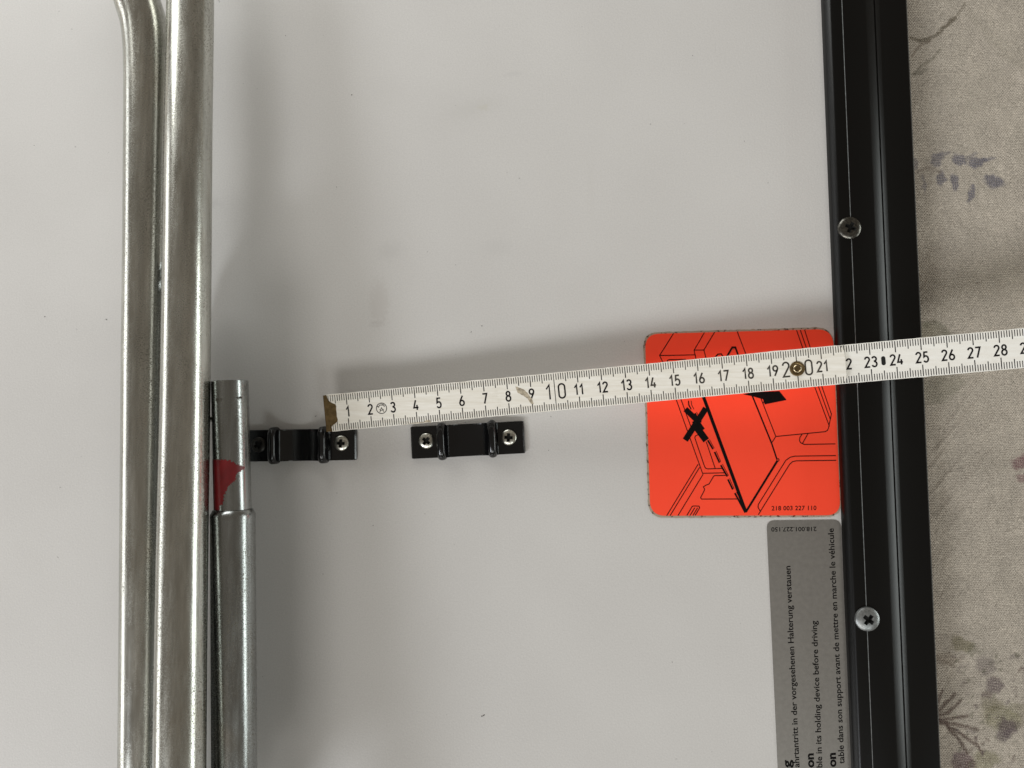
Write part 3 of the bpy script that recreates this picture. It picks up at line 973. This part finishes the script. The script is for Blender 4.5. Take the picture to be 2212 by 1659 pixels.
# ================================================================== CRUMBS
def crumb_specs():
    return [(97, 684, 2.2, 1.6, 20), (230, 690, 3.6, 1.4, -25), (1045, 1545, 5.0, 1.7, 35), (1041, 1547, 2.5, 1.8, 0), (760, 205, 2.4, 1.9, 0), (1041, 704, 2.2, 1.7, 60), (1018, 717, 3.6, 1.0, 50),
            (74, 314, 1.5, 1.2, 0), (617, 77, 1.6, 1.5, 0), (682, 899, 4.0, 1.2, 25), (730, 886, 2.0, 1.4, 0), (727, 404, 1.6, 1.4, 0), (806, 1135, 1.6, 1.3, 0), (728, 1065, 1.6, 1.3, 0), (1005, 912, 1.8, 1.0, 80),
            (1190, 900, 1.6, 1.3, 0), (698, 1240, 1.8, 1.3, 30), (1185, 973, 1.3, 1.2, 0), (984, 572, 1.3, 1.2, 0), (918, 1110, 1.5, 1.1, 0), (1122, 385, 2.0, 1.2, 10), (1496, 120, 1.4, 1.2, 0), (1608, 305, 1.4, 1.2, 0), (1452, 1430, 1.4, 1.1, 0)]
verts, faces = [], []
for (px, py, a, b, ang) in crumb_specs():
    c = P(px, py)
    s0 = len(verts)
    bmm = bmesh.new()
    bmesh.ops.create_icosphere(bmm, subdivisions=2, radius=1.0)
    for v in bmm.verts:
        p = v.co * (1 + 0.5 * noise.noise(v.co * 1.7 + Vector((px, py, 0)) * 0.01))
        x, y = p.x * a * 1.05e-4, p.y * b * 1.05e-4
        t = rad(ang)
        verts.append((c.x + x * math.cos(t) - y * math.sin(t), c.y + x * math.sin(t) + y * math.cos(t), 0.00008 + p.z * b * 0.7e-4))
    for f in bmm.faces: faces.append(tuple(s0 + v.index for v in f.verts))
    bmm.free()
me = mesh_of('crumbs', verts, faces)
tag(link('crumbs', me, mat_flat('dark_crumb', (0.035, 0.028, 0.022), 0.8, 0.4), None, smooth=True), 'tiny dark crumbs scattered over the grey board', 'crumbs', kind='stuff')

# ================================================================== TABLECLOTH
ZC = -0.0132
def CP(px, py): return P(px, py, ZC)
vis0, vis1 = CP(1940, 830).x, CP(2240, 830).x
xs = np.concatenate([np.linspace(-0.75, vis0 - 0.02, 30)[:-1], np.linspace(vis0 - 0.02, vis0 - 0.001, 10)[:-1], np.arange(vis0 - 0.001, vis1 + 0.004, 0.00035), np.linspace(vis1 + 0.005, 0.95, 60)])
ya, yb = CP(2000, 1690).y, CP(2000, -30).y
ys = np.concatenate([np.linspace(-0.75, ya - 0.003, 60), np.arange(ya - 0.002, yb + 0.002, 0.00045), np.linspace(yb + 0.003, 0.75, 60)])
X, Y = np.meshgrid(xs, ys)
nx_, ny_ = len(xs), len(ys)
fx = f0.x; 
# distance from the trim's outer edge, for the sag of the cloth beside it
edge_o = f0 + Nn * ur
du = (X - edge_o.x) * Nn.x + (Y - edge_o.y) * Nn.y
def fbm(X, Y, s, seed):
    rs = np.random.RandomState(seed)
    out = np.zeros_like(X)
    for o_ in range(7):
        ang = rs.uniform(0, 2 * math.pi); ph = rs.uniform(0, 2 * math.pi); fr = s * rs.uniform(0.6, 1.6)
        out += np.sin((X * math.cos(ang) + Y * math.sin(ang)) * fr + ph) / 7 ** 0.5
    return out
Hh = 0.0006 * fbm(X, Y, 90, 1) + 0.00022 * fbm(X, Y, 300, 2)
lift = np.clip(du, 0, 0.06)
def crease(p, q, width, amp):
    a, b = CP(*p), CP(*q)
    d = (b - a); L = math.hypot(d.x, d.y); ex, ey = d.x / L, d.y / L
    t = (X - a.x) * ex + (Y - a.y) * ey
    s = -(X - a.x) * ey + (Y - a.y) * ex
    tt = np.clip(t / L, 0, 1)
    fall = np.exp(-(np.maximum(np.abs(t - L * np.clip(t / L, 0, 1)), 0) / 0.006) ** 2)
    return amp * np.exp(-(s / width) ** 2) * fall
Hh += crease((2100, 60), (2215, 170), 0.0035, 0.0011) + crease((2060, 900), (2140, 790), 0.0011, 0.0005) + crease((2030, 960), (2100, 880), 0.0011, 0.0004)
Hh += crease((2180, 300), (2230, 480), 0.006, 0.0012) + crease((2090, 660), (2230, 600), 0.008, -0.0012)
Hh += crease((2030, 1560), (2130, 1460), 0.003, 0.0005) + crease((2120, 1640), (2230, 1560), 0.003, 0.0006)
for k in range(5):
    Hh += crease((2010 + 18 * k, 1010 + 40 * k), (2110 + 14 * k, 880 + 50 * k), 0.0011, 0.00025)
Hh = np.where(du < 0.003, np.minimum(Hh, 0.0) - 0.0004, Hh)
Zc = ZC + Hh
verts = np.stack([X.ravel(), Y.ravel(), Zc.ravel()], 1)
idx = np.arange(nx_ * ny_).reshape(ny_, nx_)
quads = np.stack([idx[:-1, :-1].ravel(), idx[:-1, 1:].ravel(), idx[1:, 1:].ravel(), idx[1:, :-1].ravel()], 1)
me = bpy.data.meshes.new('tablecloth')
me.vertices.add(len(verts)); me.vertices.foreach_set('co', verts.ravel().astype(np.float32))
me.loops.add(quads.size); me.loops.foreach_set('vertex_index', quads.ravel().astype(np.int32))
me.polygons.add(len(quads)); me.polygons.foreach_set('loop_start', np.arange(0, quads.size, 4, dtype=np.int32))
try: me.polygons.foreach_set('loop_total', np.full(len(quads), 4, dtype=np.int32))
except Exception: pass
me.update(calc_edges=True); me.validate()
# printed flowers: dye laid into a colour attribute
base = np.array([0.485, 0.43, 0.36])
C = np.tile(base, (ny_, nx_, 1))
rs = np.random.RandomState(4)
def smooth_noise(s, seed):
    return 0.5 + 0.5 * fbm(X, Y, s, seed)
pale = np.clip((smooth_noise(55, 9) - 0.3) * 1.2, 0, 1)[..., None]
C = C * (1 - 0.10 * pale) + np.array([0.36, 0.31, 0.26]) * 0.10 * pale
def to_cloth(x, y):
    p = CP(x, y); return p.x, p.y
wob = 0.00045 * fbm(X, Y, 1400, 12)
wob2 = 0.00045 * fbm(X, Y, 1300, 13)
grain = np.clip(0.75 + 0.35 * fbm(X, Y, 5200, 14), 0.25, 1.0)
def dab(x, y, rx, ry, ang, col, amt):
    cx, cy = to_cloth(x, y)
    t = rad(ang); c_, s_ = math.cos(t), math.sin(t)
    dx, dy = X + wob - cx, Y + wob2 - cy
    rx *= 1.15; ry *= 1.15
    uu = (dx * c_ + dy * s_) / (rx * 2.05e-4); vv = (-dx * s_ + dy * c_) / (ry * 2.05e-4)
    taper = np.clip(1 - 0.35 * uu, 0.3, 1.6)
    d = np.sqrt(uu * uu + (vv / taper) ** 2)
    m = np.clip((1 - d) / 0.35, 0, 1) * min(1, amt * 1.25) * grain
    global C
    C = C * (1 - m[..., None]) + np.array(col) * m[..., None]
def stroke(pts, w, col, amt):
    global C
    best = np.full_like(X, 1e9)
    P2 = [to_cloth(*p) for p in pts]
    for (ax_, ay_), (bx_, by_) in zip(P2[:-1], P2[1:]):
        dx, dy = bx_ - ax_, by_ - ay_
        L2 = dx * dx + dy * dy
        t = np.clip(((X - ax_) * dx + (Y - ay_) * dy) / L2, 0, 1)
        best = np.minimum(best, np.hypot(X + wob * 0.5 - ax_ - t * dx, Y + wob2 * 0.5 - ay_ - t * dy))
    m = np.clip((1 - best / (w * 1.25 * 2.05e-4)) / 0.6, 0, 1) * min(1, amt * 1.15) * grain
    C = C * (1 - m[..., None]) + np.array(col) * m[..., None]
PUR = (0.125, 0.118, 0.155); BRN = (0.085, 0.045, 0.035); GRN = (0.15, 0.14, 0.07); MAG = (0.16, 0.045, 0.065); DGR = (0.10, 0.10, 0.055)
# stems at the top
stroke([(1968, 82), (1992, 88), (2020, 78), (2048, 52), (2062, 40)], 5, (0.12, 0.095, 0.06), .75)
stroke([(2040, 60), (2070, 30), (2085, 8)], 4, (0.14, 0.11, 0.075), .5)
stroke([(1970, 120), (1990, 96), (2008, 88)], 4, (0.13, 0.09, 0.06), .6)
stroke([(1974, 160), (1992, 140), (2015, 128), (2030, 108)], 4, (0.13, 0.115, 0.075), .5)
stroke([(1980, 158), (2002, 150)], 6, (0.12, 0.11, 0.08), .5)
# purple petals
for d in [(2024, 345, 16, 13, 40, .62), (2036, 332, 18, 5, 5, .5), (2072, 347, 17, 13, -30, .75), (2096, 338, 17, 6, 25, .45), (2112, 350, 22, 12, 12, .85), (2134, 344, 14, 5, 8, .6), (1980, 352, 4, 14, 0, .5),
          (1998, 396, 5, 22, 5, .5), (2034, 386, 12, 16, -15, .7), (2062, 394, 10, 20, 10, .75), (2098, 418, 8, 20, -15, .75), (2146, 392, 24, 12, -12, .8), (2150, 404, 20, 5, 5, .5)]:
    dab(d[0], d[1], d[2], d[3], d[4], PUR, d[5])
stroke([(1978, 372), (2000, 362), (2030, 372)], 4, BRN, .35)
# green tint by the ruler
stroke([(2000, 700), (2020, 697), (2040, 708), (2052, 728)], 8, DGR, .55)
dab(2010, 722, 35, 22, 0, (0.17, 0.165, 0.09), .4)
dab(2035, 838, 55, 28, 20, (0.19, 0.185, 0.12), .35)
# magenta buds at the right edge
dab(2206, 1000, 22, 15, 10, MAG, .65); dab(2212, 1032, 18, 10, 0, MAG, .5); dab(2218, 985, 12, 8, 0, MAG, .4)
BPU = (0.115, 0.085, 0.095)
# lower flowers
dab(2078, 1392, 26, 16, -15, (0.15, 0.13, 0.055), .6); dab(2100, 1402, 12, 12, 0, DGR, .4)
dab(2045, 1425, 30, 14, 0, (0.17, 0.12, 0.08), .35); dab(2015, 1450, 14, 26, 0, (0.15, 0.10, 0.07), .35)
stroke([(1992, 1418), (2030, 1424), (2062, 1440)], 5, (0.14, 0.10, 0.07), .35)
dab(2130, 1437, 20, 22, 20, BPU, .45); dab(2150, 1480, 20, 18, 0, (0.11, 0.075, 0.085), .7); dab(2132, 1500, 12, 8, 0, BRN, .5)
dab(2165, 1550, 45, 26, -10, (0.20, 0.185, 0.09), .55); dab(2145, 1522, 26, 16, 0, (0.14, 0.12, 0.06), .5)
dab(2172, 1620 - 52, 20, 20, 0, DGR, .3)
dab(2178, 1570, 22, 18, 10, (0.11, 0.075, 0.085), .75); dab(2165, 1590, 16, 12, 0, BPU, .6)
dab(2080, 1645, 26, 22, -20, (0.13, 0.07, 0.09), .65); dab(2098, 1655, 18, 12, -30, BRN, .5); dab(2130, 1640, 30, 22, 10, (0.18, 0.17, 0.07), .5)
dab(2190, 1418, 12, 6, 0, BPU, .4); dab(2215, 1445, 16, 5, 10, BRN, .5); dab(2200, 1535, 26, 16, 0, (0.17, 0.16, 0.07), .35)
for pts in ([(1998, 1430), (2000, 1470), (2006, 1510), (2018, 1545)], [(2018, 1545), (2024, 1520), (2036, 1492)], [(2020, 1545), (2040, 1520), (2062, 1500)], [(2022, 1548), (2050, 1535), (2075, 1512)],
            [(2030, 1554), (2064, 1550), (2090, 1547)], [(2008, 1562), (2040, 1560), (2080, 1568), (2110, 1575)], [(2040, 1564), (2075, 1585), (2105, 1605), (2120, 1625)], [(2045, 1570), (2070, 1595), (2088, 1625)],
            [(2012, 1552), (2030, 1556), (2046, 1562)]):
    stroke(pts, 4.2, BRN, .8)
for i in range(110):
    dab(rs.uniform(2060, 2212), rs.uniform(1400, 1659), rs.uniform(2, 8), rs.uniform(2, 5), rs.uniform(0, 90), [BRN, DGR, BPU][rs.randint(3)], rs.uniform(.1, .5))
col = me.color_attributes.new('print', 'FLOAT_COLOR', 'POINT')
col.data.foreach_set('color', np.concatenate([C.reshape(-1, 3), np.ones((nx_ * ny_, 1))], 1).ravel().astype(np.float32))
a = Mat('printed_woven_cloth', (0.3, 0.25, 0.2), 0.75, 0, 0.3)
at = a.n('ShaderNodeAttribute'); at.attribute_name = 'print'
sep = a.n('ShaderNodeSeparateXYZ'); a.l(a.coord(), sep.inputs[0])
wx = a.math('ADD', sep.outputs[0], a.math('MULTIPLY', a.noise(120, 2), 0.0012))
wy = a.math('ADD', sep.outputs[1], a.math('MULTIPLY', a.noise(140, 2), 0.0012))
PX = 2 * math.pi / 0.00110
PY = 2 * math.pi / 0.00072
row = a.math('SINE', a.math('MULTIPLY', wy, PY))
colm = a.math('SINE', a.math('ADD', a.math('MULTIPLY', wx, PX), a.math('MULTIPLY', a.math('FLOOR', a.math('MULTIPLY', wy, PY / (2 * math.pi))), math.pi)))
weave = a.math('ADD', a.math('MULTIPLY', row, 0.5), a.math('MULTIPLY', colm, 0.5))
slub = a.ramp(a.noise(1500, 4, 0.75, a.coord((0.6, 1, 1))), [(0.3, 0.66), (0.7, 1.30)])
mot = a.ramp(a.noise(70, 4, 0.6), [(0.3, 0.90), (0.7, 1.1)])
c = a.mix(1.0, at.outputs['Color'], slub, 'MULTIPLY')
c = a.mix(1.0, c, mot, 'MULTIPLY')
wv = a.ramp(a.math('ADD', a.math('MULTIPLY', weave, 0.5), 0.5), [(0.1, 0.74), (0.9, 1.22)])
c = a.mix(1.0, c, wv, 'MULTIPLY')
a.color(c)
a.bump(weave, 0.00022, 0.9)
cr = a.noise(95, 5, 0.62, a.coord((1.3, 0.7, 1)), 1.2)
a.bump(cr, 0.0022, 0.75)
cloth = link('tablecloth', me, a.m, None, smooth=True)
tag(cloth, 'beige woven tablecloth printed with purple and brown flowers under the board', 'tablecloth')
